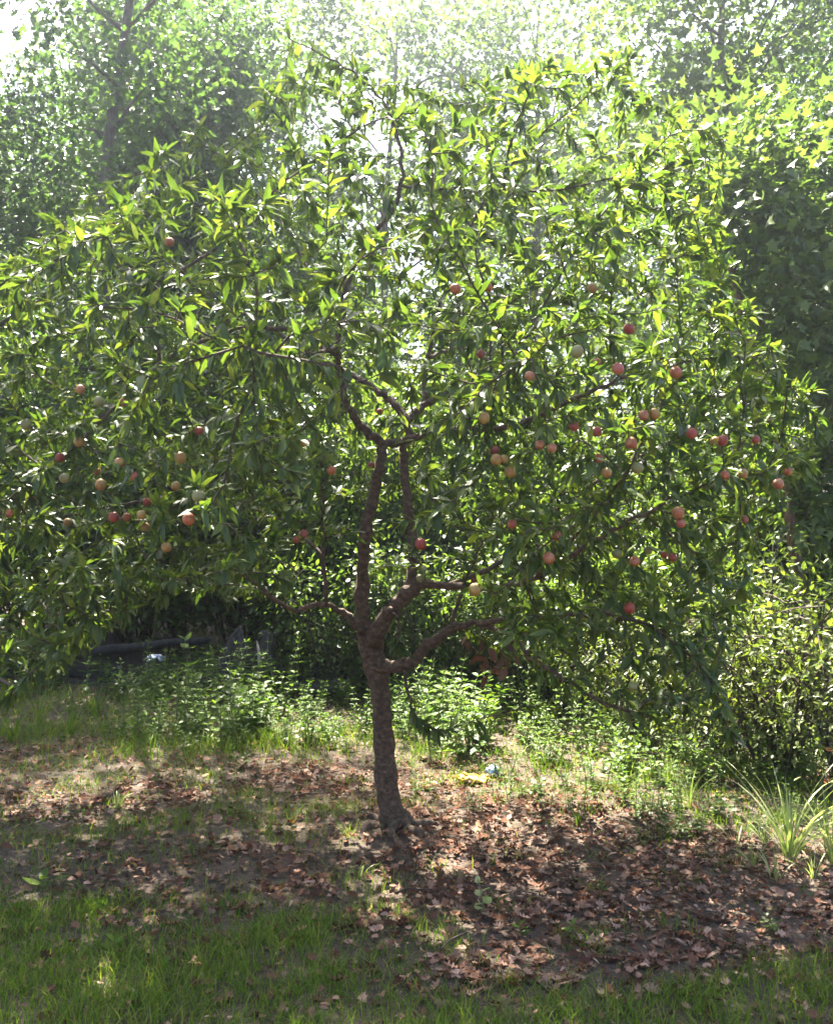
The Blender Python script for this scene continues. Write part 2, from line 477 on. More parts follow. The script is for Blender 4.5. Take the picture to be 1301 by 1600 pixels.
# leaning reddish trunk with a bleached dead branch
def leaning_tree():
    Y = 8.3
    base = P(1262, 1120, Y); base[2] = gz(base[0], base[1])
    r = link('leaning_tree', None, None, base); r.empty_display_size = .2
    tag(r, 'slender reddish barked tree leaning over the yellowish bush', 'tree')
    pts = [np.append(base - [0, 0, .1], .075)] + [np.append(P(px, py, Y), rr) for px, py, rr in
           [(1258, 1010, .06), (1250, 930, .055), (1240, 860, .05), (1232, 800, .045), (1222, 720, .04), (1190, 600, .034), (1160, 500, .028), (1138, 410, .02), (1118, 320, .012)]]
    q = spline(np.array(pts), 4); mb = MB(); mb.tube(q[:, :3], q[:, 3], 9, .06)
    world_part('trunk', mb.mesh('trunk', M['red_bark']), r)
    mb = MB()
    a = spline(np.array([P(1246, 920, Y), P(1220, 895, Y - .1), P(1198, 880, Y - .2)]), 3); mb.tube(a, np.linspace(.016, .006, len(a)), 6)
    a = spline(np.array([P(1243, 900, Y), P(1228, 898, Y - .05), P(1216, 872, Y - .1)]), 3); mb.tube(a, np.linspace(.009, .004, len(a)), 5)
    tag(world_part('dead_branch', mb.mesh('dead_branch', M['pale_wood']), r), 'bare bleached dead branch')
    n = 5200
    tips = np.array([P(px, py, Y + dy) for px, py, dy in [(1118, 320, 0), (1090, 280, .5), (1150, 300, -.4), (1170, 380, .3), (1230, 420, -.4), (1260, 500, .2), (1205, 520, .4), (1280, 600, -.3), (1230, 660, .3), (1290, 700, .2), (1270, 780, -.2), (1200, 330, .2), (1265, 340, .1), (1220, 250, .3), (1140, 230, .2)]])
    mb = MB()
    for t in tips:
        i = np.argmin(np.linalg.norm(q[:, :3] - t - np.array([0, 0, -.5]), axis=1)); a = q[i, :3]
        s = spline(np.array([a, (a + t) / 2 + np.array([0, 0, .08]), t]), 3); mb.tube(s, np.linspace(.012, .004, len(s)), 5, 0, False)
    world_part('branches', mb.mesh('branches', M['wood_bark']), r)
    off = rng.normal(size=(n, 3)) * .27
    pos = tips[rng.integers(0, len(tips), n)] + off
    me = scatter('crown', GUMS, pos, norm(off + rng.normal(size=(n, 3)) * .2 + [0, 0, -.1]), norm(rng.normal(size=(n, 3)) * .5 + [0, 0, 1.]), .11 * rng.uniform(.6, 1.25, n), M['wood_leaf_b'])
    world_part('crown', me, r)
leaning_tree()

# ------------------------------------------------------------------ fruit tree
LIMBS = {  # photo trace: px, py, distance, radius
    'trunk': [(630, 1335, 5.12, .15), (622, 1312, 5.12, .1), (613, 1280, 5.1, .072), (604, 1225, 5.1, .06), (599, 1150, 5.1, .053), (594, 1085, 5.1, .055), (587, 1040, 5.1, .06), (578, 1000, 5.1, .064), (574, 975, 5.1, .05)],
    'a': [(579, 1005, 5.1, .05), (566, 955, 5.1, .045), (566, 890, 5.08, .039), (575, 815, 5.05, .035), (590, 745, 5.05, .032), (598, 692, 5.05, .03)],
    'a1': [(598, 695, 5.05, .028), (575, 675, 5.0, .026), (548, 640, 4.95, .024), (535, 600, 4.95, .02), (528, 540, 4.9, .018), (535, 480, 4.9, .02), (545, 440, 4.9, .016), (570, 385, 4.9, .014), (612, 330, 4.88, .013), (628, 275, 4.85, .012), (622, 220, 4.85, .010), (600, 165, 4.85, .009), (560, 122, 4.85, .007), (500, 85, 4.85, .005), (450, 58, 4.85, .004)],
    'a1b': [(548, 640, 4.95, .013), (500, 652, 4.8, .012), (440, 695, 4.7, .010), (385, 728, 4.6, .009), (325, 757, 4.5, .007), (240, 815, 4.4, .005)],
    'a1c': [(530, 560, 4.92, .016), (460, 520, 4.8, .014), (370, 515, 4.6, .013), (250, 570, 4.4, .011), (160, 660, 4.3, .009), (90, 720, 4.2, .008), (0, 790, 4.1, .005), (-90, 830, 4.1, .004)],
    'a1e': [(250, 570, 4.4, .010), (238, 455, 4.5, .010), (335, 390, 4.5, .009), (430, 300, 4.5, .007), (540, 215, 4.5, .004)],
    'a1f': [(370, 515, 4.6, .010), (260, 400, 4.4, .008), (190, 350, 4.3, .006), (110, 390, 4.2, .004)],
    'a1g': [(535, 490, 4.9, .011), (500, 450, 5.1, .010), (440, 350, 5.3, .008), (360, 260, 5.4, .005), (300, 210, 5.4, .003)],
    'a2': [(598, 697, 5.05, .027), (640, 686, 5.1, .026), (690, 675, 5.0, .024), (740, 668, 4.9, .022), (790, 668, 4.8, .018), (860, 640, 4.7, .015), (950, 600, 4.6, .012), (1050, 570, 4.6, .009), (1150, 560, 4.6, .006), (1230, 600, 4.6, .004)],
    'a2b': [(638, 690, 5.1, .024), (632, 650, 5.15, .024), (605, 622, 5.2, .022), (570, 598, 5.25, .018), (500, 560, 5.4, .015), (400, 500, 5.5, .011), (280, 440, 5.6, .008), (150, 410, 5.6, .005)],
    'a2c': [(636, 660, 5.15, .022), (660, 635, 5.2, .021), (700, 612, 5.2, .018), (760, 580, 5.3, .015), (850, 500, 5.4, .012), (930, 400, 5.4, .009), (1010, 300, 5.4, .007), (1060, 245, 5.4, .005), (1130, 218, 5.4, .003)],
    'a2d': [(660, 635, 5.2, .016), (668, 560, 5.3, .014), (690, 470, 5.3, .012), (720, 380, 5.3, .01), (780, 280, 5.3, .008), (860, 200, 5.3, .006), (940, 130, 5.3, .004), (990, 85, 5.3, .003)],
    'a2e': [(626, 290, 4.86, .009), (680, 293, 4.8, .008), (740, 297, 4.75, .006), (820, 300, 4.7, .003)],
    'b': [(580, 1003, 5.06, .05), (606, 957, 5.0, .048), (638, 926, 4.95, .044), (655, 908, 4.93, .036)],
    'b1': [(640, 925, 4.97, .03), (646, 870, 5.0, .03), (640, 800, 5.05, .028), (632, 740, 5.1, .026), (633, 695, 5.12, .024)],
    'b2': [(648, 912, 4.94, .034), (700, 915, 4.85, .022), (770, 920, 4.7, .016), (840, 900, 4.5, .014), (920, 850, 4.3, .014), (1010, 800, 4.2, .01), (1100, 760, 4.1, .007), (1190, 740, 4.1, .004)],
    'b3': [(700, 915, 4.85, .018), (780, 880, 5.1, .015), (870, 800, 5.4, .013), (980, 720, 5.6, .01), (1090, 680, 5.7, .007), (1200, 660, 5.7, .004)],
    'c': [(592, 1045, 5.06, .042), (640, 1036, 4.95, .036), (668, 1008, 4.9, .032), (706, 984, 4.85, .026), (745, 975, 4.75, .016), (800, 1000, 4.6, .012), (850, 1040, 4.5, .010), (930, 1090, 4.4, .010), (1010, 1120, 4.35, .006)],
    'c2': [(704, 986, 4.85, .014), (712, 955, 4.85, .012), (730, 900, 4.8, .009), (760, 830, 4.8, .006)],
    'c3': [(745, 975, 4.75, .016), (850, 965, 4.3, .014), (960, 960, 4.1, .01), (1050, 1000, 4.0, .007), (1110, 1070, 4.0, .004), (1140, 1145, 4.0, .002)],
    'e': [(566, 990, 5.06, .026), (540, 958, 5.0, .02), (505, 945, 4.9, .016), (450, 950, 4.8, .013), (370, 890, 4.6, .010), (280, 860, 4.4, .008), (200, 890, 4.3, .006), (120, 980, 4.2, .005), (30, 1075, 4.15, .003)],
    'e2': [(510, 946, 4.9, .011), (505, 870, 4.8, .010), (505, 780, 4.7, .007), (500, 720, 4.7, .004)],
    'f': [(628, 1042, 4.97, .012), (640, 1095, 4.9, .009), (656, 1130, 4.9, .007), (700, 1142, 4.85, .004)],
    'g': [(620, 950, 4.97, .009), (622, 985, 4.9, .009), (623, 1010, 4.9, .006)],
    'n1': [(528, 545, 4.9, .012), (505, 548, 4.5, .011), (470, 555, 4.1, .009), (430, 560, 3.75, .007), (380, 540, 3.5, .004)],
    'n2': [(690, 675, 5.0, .014), (720, 640, 4.6, .012), (760, 600, 4.2, .010), (800, 570, 3.8, .008), (830, 560, 3.5, .004)],
    'n3': [(840, 900, 4.5, .012), (880, 860, 4.2, .010), (930, 800, 3.9, .008), (980, 740, 3.7, .005)],
    'k1': [(668, 560, 5.3, .014), (710, 545, 5.7, .012), (760, 560, 6.1, .009), (820, 580, 6.4, .005)],
    'k2': [(500, 560, 5.4, .013), (450, 570, 5.7, .011), (390, 560, 6.0, .008), (300, 520, 6.2, .004)],
    'k3': [(505, 870, 4.8, .010), (450, 820, 5.2, .009), (380, 790, 5.6, .007), (280, 770, 5.9, .004)],
}
CROWN = [(-260, 470), (-60, 430), (40, 385), (150, 270), (300, 190), (430, 110), (560, 110), (700, 120), (820, 90), (960, 70), (1040, 130), (1140, 210), (1120, 330), (1150, 430), (1230, 520), (1285, 640), (1275, 730), (1215, 800), (1180, 900), (1150, 1000),
         (1110, 1120), (960, 1160), (880, 1090), (800, 1030), (730, 960), (640, 900), (540, 900), (440, 930), (330, 930), (220, 960), (120, 1040), (20, 1110), (-120, 1090), (-280, 900)]

def inside(poly, x, y):
    c = np.zeros(len(x), bool); n = len(poly)
    for i in range(n):
        x1, y1 = poly[i]; x2, y2 = poly[(i + 1) % n]
        cond = ((y1 > y) != (y2 > y)) & (x < (x2 - x1) * (y - y1) / (y2 - y1 + 1e-9) + x1)
        c ^= cond
    return c

def grow_fruit_tree():
    base = P(615, 1300, 5.1); base[2] = gz(base[0], base[1])
    root = link('fruit_tree', None, None, base); root.empty_display_size = .3
    tag(root, 'spreading fruit tree with slim forked brown trunk, narrow leaves and ripening fruit', 'tree')
    # traced trunk and limbs
    nodes = []; parent = []; fixed_r = []
    def add_chain(q):
        last = -1
        if nodes:
            d = np.linalg.norm(np.array(nodes) - q[0, :3], axis=1); last = int(d.argmin())
        for row in q:
            nodes.append(row[:3]); parent.append(last); fixed_r.append(row[3]); last = len(nodes) - 1
    for nm, tr in LIMBS.items():
        q = np.array([np.append(P(a, b, Y), r) for a, b, Y, r in tr])
        q = spline(q, 5)
        if nm != 'trunk':
            q[1:-1, :3] += rng.normal(size=(len(q) - 2, 3)) * .006
            q[:, 3] = np.maximum(q[:, 3] * .86, .0035)
        q[:, 3] *= 1 + .06 * rng.normal(size=len(q))
        mb = MB(); mb.tube(q[:, :3], q[:, 3], 14 if nm == 'trunk' else 9, .05)
        world_part('trunk' if nm == 'trunk' else 'branch', mb.mesh('limb', M['fruit_bark']), root)
        if nm != 'trunk': add_chain(q)
    nfix = len(nodes)
    # sawn stub catching the light where the trunk forks
    mb = MB(); a = spline(np.array([P(604, 972, 5.0), P(606, 958, 4.93), P(611, 950, 4.9)]), 3); mb.tube(a, np.linspace(.024, .013, len(a)), 8, .09)
    a = spline(np.array([P(609, 956, 4.93), P(618, 960, 4.88), P(622, 965, 4.86)]), 2); mb.tube(a, np.linspace(.008, .004, len(a)), 5)
    world_part('cut_stub', mb.mesh('cut_stub', M['fruit_bark']), root)
    for a, l in ((.2, .3), (1.4, .22), (2.6, .3), (3.7, .26), (4.6, .34), (5.5, .24)):
        b = P(618, 1300, 5.11); u = np.array([math.cos(a), math.sin(a), 0])
        e1 = b + u * .17; e2 = b + np.array([math.cos(a + .3), math.sin(a + .3), 0]) * l
        e1[2] = float(gh(e1[0], e1[1])) + .012; e2[2] = float(gh(e2[0], e2[1])) - .03
        q = spline(np.array([b + u * .03 + [0, 0, .09], b + u * .085 + [0, 0, .035], e1, e2]), 4); mb = MB(); mb.tube(q, np.linspace(.042, .012, len(q)), 8, .06)
        world_part('root', mb.mesh('root', M['fruit_bark']), root)
    # attraction points
    A = []
    while len(A) < 5200:
        m = 4000
        px = rng.uniform(-280, 1300, m); py = rng.uniform(60, 1170, m)
        ok = inside(CROWN, px, py)
        rr = np.clip(((px - 560) / 820) ** 2 + ((py - 600) / 620) ** 2, 0, 1)
        hd = .35 + 1.4 * np.sqrt(1 - rr)
        Y = 4.95 + hd * rng.uniform(-1, .95, m)
        # open window round the fork and the two leaders
        win = ((px - 620) / 150) ** 2 + ((py - 800) / 210) ** 2 < 1
        ok &= ~(win & (Y < 5.5) & (rng.random(m) < .72))
        ok &= ~((py > 820) & (np.abs(px - 500) < 200) & (rng.random(m) < .4))
        ok &= ~((py < 300) & (rng.random(m) < .5))
        ok &= ~((px < 430) & (py < 260) & (rng.random(m) < .5))
        pts = np.column_stack([(px - 650.5) / FPX * Y, Y, CAM_Z + (800 - py) / FPX * Y])
        mass = ((px > 770) & (py > 560)) | ((px < 330) & (py > 620))
        ok &= mass | (rng.random(m) < .55)
        ok &= pts[:, 2] > .55
        A += list(pts[ok])
    A = np.array(A); A = A[rng.permutation(len(A))[:5200]]
    step, kill, infl = .085, .13, .75
    nd = np.full(len(A), 1e9); ni = np.zeros(len(A), int)
    arr = np.array(nodes)
    for s in range(0, len(arr), 200):
        D = np.linalg.norm(A[:, None] - arr[None, s:s + 200], axis=2); j = D.argmin(1); dm = D[np.arange(len(A)), j]
        b = dm < nd; nd[b] = dm[b]; ni[b] = j[b] + s
    alive = nd > kill
    grown = {}
    for it in range(70):
        act = alive & (nd < (infl if it > 6 else 3.0))
        if not act.any(): break
        ids = np.unique(ni[act]); new = []
        for i in ids:
            sel = act & (ni == i)
            d = norm(A[sel] - nodes[i]).sum(0); d = norm(d + rng.normal(size=3) * .12 + np.array([0, 0, .04]))
            p = nodes[i] + d * step
            if grown.get(i, 0) > 3: continue
            grown[i] = grown.get(i, 0) + 1
            nodes.append(p); parent.append(int(i)); fixed_r.append(0); new.append(len(nodes) - 1)
        if not new: break
        na = np.array([nodes[k] for k in new])
        D = np.linalg.norm(A[:, None] - na[None], axis=2); j = D.argmin(1); dm = D[np.arange(len(A)), j]
        b = dm < nd; nd[b] = dm[b]; ni[b] = np.array(new)[j[b]]
        alive &= nd > kill
    Np = np.array(nodes); par = np.array(parent); n = len(Np)
    w = np.zeros(n); ch = [[] for _ in range(n)]
    for i in range(n - 1, -1, -1):
        if par[i] >= 0: ch[par[i]].append(i)
    order = range(n - 1, nfix - 1, -1)
    for i in order: 
        w[i] += 1 if not ch[i] else 0
        if par[i] >= nfix: w[par[i]] += w[i]
    rad = .0019 * np.sqrt(np.maximum(w, 1)) + .0006
    # twig polylines
    mb = MB(); seen = np.zeros(n, bool)
    for i in range(nfix, n):
        if seen[i]: continue
        line = [par[i], i]; seen[i] = True; k = i
        while ch[k]:
            c = max(ch[k], key=lambda q: w[q])
            if seen[c]: break
            seen[c] = True; line.append(c); k = c
        pts = Np[line]; r = rad[line].copy(); r[0] = r[1]
        mb.tube(pts, r, 5, 0, False)
    tw = world_part('twigs', mb.mesh('twigs', M['twig']), root); tag(tw, kind='stuff')
    # leaves along thin wood
    pos = []; dr = []; nrm = []; sz = []
    thin = [i for i in range(nfix, n)] + [i for i in range(nfix) if fixed_r[i] < .0075]
    for i in thin:
        p1 = Np[i]; p0 = Np[par[i]] if par[i] >= 0 else p1 - [0, 0, .05]
        ax = norm(p1 - p0); tip = not ch[i]
        k = 9 if not tip else 18
        if i >= nfix and w[i] > 14: k = 1
        for q in range(k):
            t = rng.random() if not tip else rng.uniform(.4, 1.25)
            a = rng.normal(size=3); a = norm(a - ax * np.dot(a, ax))
            d = norm(a * rng.uniform(.5, 1.0) + ax * rng.uniform(.2, 1.0) + np.array([0, 0, rng.uniform(-.4, .35)]))
            up = norm(np.array([0, 0, 1.]) + rng.normal(size=3) * .38 + a * .25)
            pos.append(p0 + (p1 - p0) * t); dr.append(d); nrm.append(up); sz.append(rng.choice([rng.uniform(.035, .065), rng.uniform(.055, .1)]))
    return root, Np, np.array(pos), np.array(dr), np.array(nrm), np.array(sz), nfix

tree, TN, lp, ld, ln_, ls, NFIX = grow_fruit_tree()

# ------------------------------------------------------------------ fruit
FR = [(126, 608, 'p'), (155, 627, 'g'), (193, 628, 'k'), (41, 663, 'g'), (124, 690, 'y'), (94, 715, 'r'), (101, 747, 'g'), (50, 782, 'r'), (15, 802, 'o'), (152, 737, 'o'),
      (158, 757, 'y'), (106, 816, 'y'), (212, 744, 'k'), (187, 722, 'y'), (230, 784, 'r'), (199, 808, 'o'), (221, 804, 'y'), (227, 824, 'y'), (178, 808, 'r'), (295, 811, 'o'),
      (275, 759, 'y'), (282, 715, 'y'), (311, 673, 'r'), (310, 775, 'g'), (475, 834, 'k'), (463, 843, 'o'), (580, 727, 'r'), (518, 735, 'o'), (593, 643, 'o'), (477, 690, 'y'),
      (265, 378, 'p'), (260, 855, 'y'), (711, 451, 'o'), (763, 449, 'o'), (925, 450, 'y'), (982, 514, 'r'), (751, 553, 'k'), (827, 587, 'p'), (901, 549, 'g'), (932, 566, 'p'),
      (965, 576, 'k'), (1055, 582, 'o'), (1005, 649, 'p'), (1022, 647, 'y'), (896, 666, 'r'), (931, 674, 'r'), (935, 716, 'k'), (843, 695, 'p'), (862, 700, 'p'), (995, 731, 'g'),
      (985, 692, 'p'), (773, 704, 'r'), (775, 718, 'y'), (787, 717, 'y'), (797, 737, 'y'), (756, 653, 'y'), (947, 738, 'y'), (870, 837, 'r'), (800, 819, 'o'), (991, 877, 'p'),
      (1012, 860, 'g'), (1037, 867, 'r'), (1050, 871, 'r'), (963, 865, 'g'), (983, 950, 'r'), (742, 905, 'r'), (742, 921, 'y'), (857, 872, 'p'), (656, 903, 'g'), (657, 850, 'r'),
      (1059, 801, 'p'), (1063, 817, 'k'), (1080, 677, 'r'), (1117, 690, 'y'), (1128, 688, 'r'), (1180, 687, 'r'), (1132, 742, 'o'), (1160, 740, 'y'), (1230, 737, 'o'), (1215, 756, 'p'),
      (1162, 812, 'r'), (963, 1067, 'g'), (988, 1072, 'g')]
FC = {'r': ((.36, .035, .03), (.5, .12, .06), 'deep red'), 'k': ((.55, .1, .1), (.6, .25, .15), 'pinkish red'), 'o': ((.58, .2, .06), (.5, .1, .05), 'orange'),
      'p': ((.56, .28, .12), (.5, .12, .06), 'peach coloured'), 'y': ((.5, .4, .1), (.55, .22, .07), 'yellow'), 'g': ((.3, .34, .12), (.38, .34, .14), 'pale green unripe')}

def fruit_mesh(mat):
    nu, nv = 20, 12; v = [(0, 0, .92)]; 
    for j in range(1, nv):
        th = math.pi * j / nv
        for i in range(nu):
            ph = 2 * math.pi * i / nu
            dphi = min(abs(ph), 2 * math.pi - abs(ph))
            r = 1 - .07 * math.exp(-(dphi / .3) ** 2) * math.sin(th)
            z = math.cos(th) * (1.0 if th > .5 else .93 + .07 * (th / .5))
            v.append((r * math.sin(th) * .98, 0, 0)); v[-1] = (r * math.sin(th) * math.cos(ph), r * math.sin(th) * math.sin(ph), z)
    v.append((0, 0, -1)); f = []
    for i in range(nu): f.append((0, 1 + i, 1 + (i + 1) % nu))
    for j in range(nv - 2):
        for i in range(nu):
            a = 1 + j * nu + i; b = 1 + j * nu + (i + 1) % nu
            f += [(a, a + nu, b + nu), (a, b + nu, b)]
    e = len(v) - 1
    for i in range(nu): f.append((e, 1 + (nv - 2) * nu + (i + 1) % nu, 1 + (nv - 2) * nu + i))
    return np_mesh('fruit', v, f, mat)
fmesh = {}
for k, (c1, c2, nm) in FC.items():
    c1 = tuple(v * .55 for v in c1); c2 = tuple(v * .5 for v in c2)
    m = plain_mat('fruit_' + nm.replace(' ', '_'), c1, .5, c2, 1.0); fmesh[k] = fruit_mesh(m)
mbs = MB(); mbs.tube(np.array([[0, 0, .85], [.05, 0, 1.2], [.02, .03, 1.6]]), [.09, .06, .07], 6); stem_me = mbs.mesh('fruit_stem', M['twig'])
fruit_pts = []
twig_nodes = TN[NFIX:]
tpx, tpy = to_px(twig_nodes)
for (px, py, k) in FR:
    # hang the fruit just under the frontmost suitable twig near that place
    d = np.hypot(tpx - px, (tpy + 14) - py)
    c = np.where(d < 26)[0]
    if len(c) == 0: c = np.array([d.argmin()])
    best = c[np.argmin(twig_nodes[c, 1] + d[c] * .012)]
    Y = twig_nodes[best, 1] + rng.uniform(-.05, .02)
    p = P(px, py, Y); R = rng.uniform(.0165, .0235)
    o = link('fruit', fmesh[k], None, p); o.scale = (R, R, R * rng.uniform(.95, 1.08))
    o.rotation_euler = (rng.normal() * .25, rng.normal() * .25, rng.uniform(0, 6.28))
    link('stem', stem_me, o)
    tag(o, FC[k][2] + ' round fruit hanging among the leaves of the fruit tree', 'fruit', 'fruits hanging on the tree')
    fruit_pts.append(p)
fruit_pts = np.array(fruit_pts)

# leaves of the fruit tree: keep sight lines of the fruit mostly free
lpx, lpy = to_px(lp + ld * ls[:, None] * .5)
keep = np.ones(len(lp), bool)
for p in fruit_pts:
    a, b = to_px(p)
    near = (np.hypot(lpx - a, lpy - b) < 17) & (lp[:, 1] < p[1] + .03)
    keep &= ~(near & (rng.random(len(lp)) < .3))
# the two leaders stay visible through the crown
lead = np.concatenate([spline(np.array([(a, b) for a, b, _, _ in LIMBS[k]], float), 6) for k in ('a', 'b1', 'b', 'a1', 'a2b', 'c')])
for a, b in lead:
    pr = .75 if b > 560 else .7
    keep &= ~((np.hypot(lpx - a, lpy - b) < 13) & (lp[:, 1] < 5.0) & (rng.random(len(lp)) < pr * .5))
lp, ld, ln_, ls, lpx, lpy = lp[keep], ld[keep], ln_[keep], ls[keep], lpx[keep], lpy[keep]
print('fruit tree leaves', len(lp), 'nodes', len(TN))
vis = (lpx > 10) & (lpx < 1290) & (lpy > 10) & (lpy < 1590)
score = np.where(vis, ls / lp[:, 1], 0)
big = np.argsort(-score)[:300]
rest = np.ones(len(lp), bool); rest[big] = False
fo = world_part('foliage', scatter('foliage', LANCES, lp[rest], ld[rest], ln_[rest], ls[rest], M['fruit_leaf']), tree); tag(fo, kind='stuff')
LM = [np_mesh('leaf', v, f, M['fruit_leaf']) for v, f in LANCES]
base_inv = Matrix.Translation(tree.location).inverted()
for q, i in enumerate(big):
    d = norm(ld[i]); x = norm(np.cross(d, ln_[i])); z = np.cross(x, d); s = float(ls[i])
    mw = Matrix(((x[0] * s, d[0] * s, z[0] * s, lp[i][0]), (x[1] * s, d[1] * s, z[1] * s, lp[i][1]), (x[2] * s, d[2] * s, z[2] * s, lp[i][2]), (0, 0, 0, 1)))
    o = link('leaf', LM[q % 5], tree); o.matrix_basis = base_inv @ mw
# dead brown leaves caught on the low limb
dl = np.array([P(780 + rng.normal() * 14, 1030 + rng.normal() * 16, 4.6 + rng.normal() * .04) for _ in range(16)] + [P(735 + rng.normal() * 20, 1005 + rng.normal() * 14, 4.7 + rng.normal() * .04) for _ in range(8)])
tag(world_part('dead_leaves', scatter('dead_leaves', LANCES, dl, norm(rng.normal(size=(24, 3)) * .5 + [0, 0, -1]), norm(rng.normal(size=(24, 3))), rng.uniform(.05, .09, 24), M['dead_leaf'], rng.uniform(1.2, 1.8, 24)), tree), 'withered brown leaves caught on a low branch')

# ------------------------------------------------------------------ leaf litter
def litter_density(px, py, x, y):
    n = vnoise(x, y, 2.3, 1.3); n2 = vnoise(x, y, 5.5, 4.1)
    top = 1150 + .08 * px + np.where(px > 700, (px - 700) * .16, 0)      # far limit of the litter
    bot = 1500 + np.interp(px, [0, 350, 600, 900, 1150, 1301], [0, 10, 50, 60, 30, -5])
    inner = 1 / (1 + np.exp(-(py - top) / 12)) * (1 / (1 + np.exp((py - bot) / 14)))
    wl = np.clip((px + 220 * (n2 - .5) - 470) / 240, 0, 1)
    left = (1 - wl) * (.1 + .75 / (1 + np.exp(-(n - .62) * 18))) + wl
    patch = .5 + .5 / (1 + np.exp(-(vnoise(x, y, 3.1, 6.6) - .35) * 14))
    return inner * left * patch * (.7 + .3 * n2) + .12

ny = 85000
x = rng.uniform(-4.2, 4.2, ny); y = rng.uniform(2.7, 9.5, ny)
z = gh(x, y); px, py = to_px(np.column_stack([x, y, z]))
k = (rng.random(ny) < litter_density(px, py, x, y)) & (px > -250) & (px < 1560)
x, y, z, px, py = x[k], y[k], z[k], px[k], py[k]; nl = len(x)
heap = vnoise(x, y, 6, 2.2)
pos = np.column_stack([x, y, z + .004 + .03 * rng.random(nl) * heap + .008 * rng.random(nl)])
az = rng.uniform(0, 6.28, nl)
dd = np.column_stack([np.cos(az), np.sin(az), rng.normal(size=nl) * .22]); nn = norm(np.column_stack([rng.normal(size=nl) * .55, rng.normal(size=nl) * .55, np.ones(nl)]))
sz = .02 + .045 * rng.random(nl) ** 1.4
vis = (px > 15) & (px < 1285) & (py < 1585)
sc_ = np.where(vis, sz / y, 0); big = np.argsort(-sc_)[:300]
rest = np.ones(nl, bool); rest[big] = False
o = link('leaf_litter', scatter('leaf_litter', OAKS + OVALS + LANCES[1:3], pos[rest], dd[rest], nn[rest], sz[rest], M['litter']))
tag(o, 'layer of dry brown fallen leaves covering the ground round the trunk', 'leaf litter', kind='stuff')
DM = [np_mesh('fallen_leaf', v, f, M['litter']) for v, f in OAKS]
for q, i in enumerate(big):
    d = norm(dd[i]); xx = norm(np.cross(d, nn[i])); zz = np.cross(xx, d); s = float(sz[i])
    o = link('fallen_leaf', DM[q % 4])
    o.matrix_world = Matrix(((xx[0] * s, d[0] * s, zz[0] * s, pos[i][0]), (xx[1] * s, d[1] * s, zz[1] * s, pos[i][1]), (xx[2] * s, d[2] * s, zz[2] * s, pos[i][2]), (0, 0, 0, 1)))
    tag(o, 'large dry brown lobed leaf lying loose on the leaf litter', 'fallen leaf', 'large fallen leaves on the ground')
print('litter', nl)

# ------------------------------------------------------------------ grass
def blades(name, x, y, h, wd, lean, mat, rows=4):
    n = len(x); z = gh(x, y) - .004
    az = rng.uniform(0, 6.28, n); a2 = az + rng.normal(size=n) * .7
    t = np.linspace(0, 1, rows)
    bx = np.cos(a2)[:, None] * (lean * h)[:, None] * t[None] ** 2; by = np.sin(a2)[:, None] * (lean * h)[:, None] * t[None] ** 2
    bz = h[:, None] * (t[None] - .35 * lean[:, None] * t[None] ** 2.5)
    cx = x[:, None] + bx; cy_ = y[:, None] + by; cz = z[:, None] + bz
    hw = wd[:, None] * (1 - t[None] ** 1.7) * .5
    ox = -np.sin(az)[:, None] * hw; oy = np.cos(az)[:, None] * hw
    Lf = np.stack([cx - ox, cy_ - oy, cz], 2); Rt = np.stack([cx + ox, cy_ + oy, cz], 2)
    v = np.empty((n, rows * 2 - 1, 3))
    v[:, 0:2 * (rows - 1):2] = Lf[:, :-1]; v[:, 1:2 * (rows - 1):2] = Rt[:, :-1]; v[:, -1] = np.stack([cx[:, -1], cy_[:, -1], cz[:, -1]], 1)
    f = []
    for r in range(rows - 2): f += [(2 * r, 2 * r + 1, 2 * r + 3), (2 * r, 2 * r + 3, 2 * r + 2)]
    f.append((2 * rows - 4, 2 * rows - 3, 2 * rows - 2))
    F = np.array(f)[None] + (np.arange(n) * (2 * rows - 1))[:, None, None]
    return np_mesh(name, v.reshape(-1, 3), F.reshape(-1, 3), mat)

n1_, n2_ = 90000, 330000
x = np.concatenate([rng.uniform(-2.4, 2.4, n1_), rng.uniform(-4.5, 4.5, n2_)]); y = np.concatenate([rng.uniform(2.5, 4.1, n1_), rng.uniform(2.6, 9.5, n2_)]); n = n1_ + n2_; z = gh(x, y); px, py = to_px(np.column_stack([x, y, z]))
nz1n = vnoise(x, y, 2.3, 1.3); nz2 = vnoise(x, y, 6.5, .4); nz3 = vnoise(x, y, 14, 2.4)
bot = 1492 + np.interp(px, [0, 350, 600, 900, 1150, 1301], [-10, 5, 45, 55, 40, 5])
front = 1 / (1 + np.exp(-(py - bot) / 12))
wl = np.clip((px + 220 * (vnoise(x, y, 5.5, 4.1) - .5) - 470) / 240, 0, 1)
mid = (1 - wl) * (np.clip((.9 - nz1n) * 2, .15, 1) * np.clip(nz2 * 1.2 + .1, 0, 1)) * (py > 1140) + wl * np.clip(nz2 - .66, 0, 1) * 1.1
fringe = np.exp(-((py - (1115 + .05 * px)) / 38) ** 2) * np.where(px < 430, 1, .35) * .8
right = np.exp(-((px - 1130) / 170) ** 2 - ((py - 1285 ) / 50) ** 2) * .7 + np.exp(-((py - (1212 + .09 * (px - 700))) / 30) ** 2) * (px > 640) * 1.3
dens = np.clip(front * (.3 + .7 * nz3 * np.clip(nz2 * 1.5, .3, 1)) + mid * .85 + fringe * .5 + right * nz2, 0, 1) * .6
k = (rng.random(n) < dens) & (px > -260) & (px < 1560)
x, y, px, py = x[k], y[k], px[k], py[k]; m = len(x)
hh = rng.uniform(.025, .1, m) * (.7 + .6 * vnoise(x, y, 4, 8)) * np.where((py < 1190 + np.clip(px - 640, 0, 700) * .09), 1.8, 1.0)
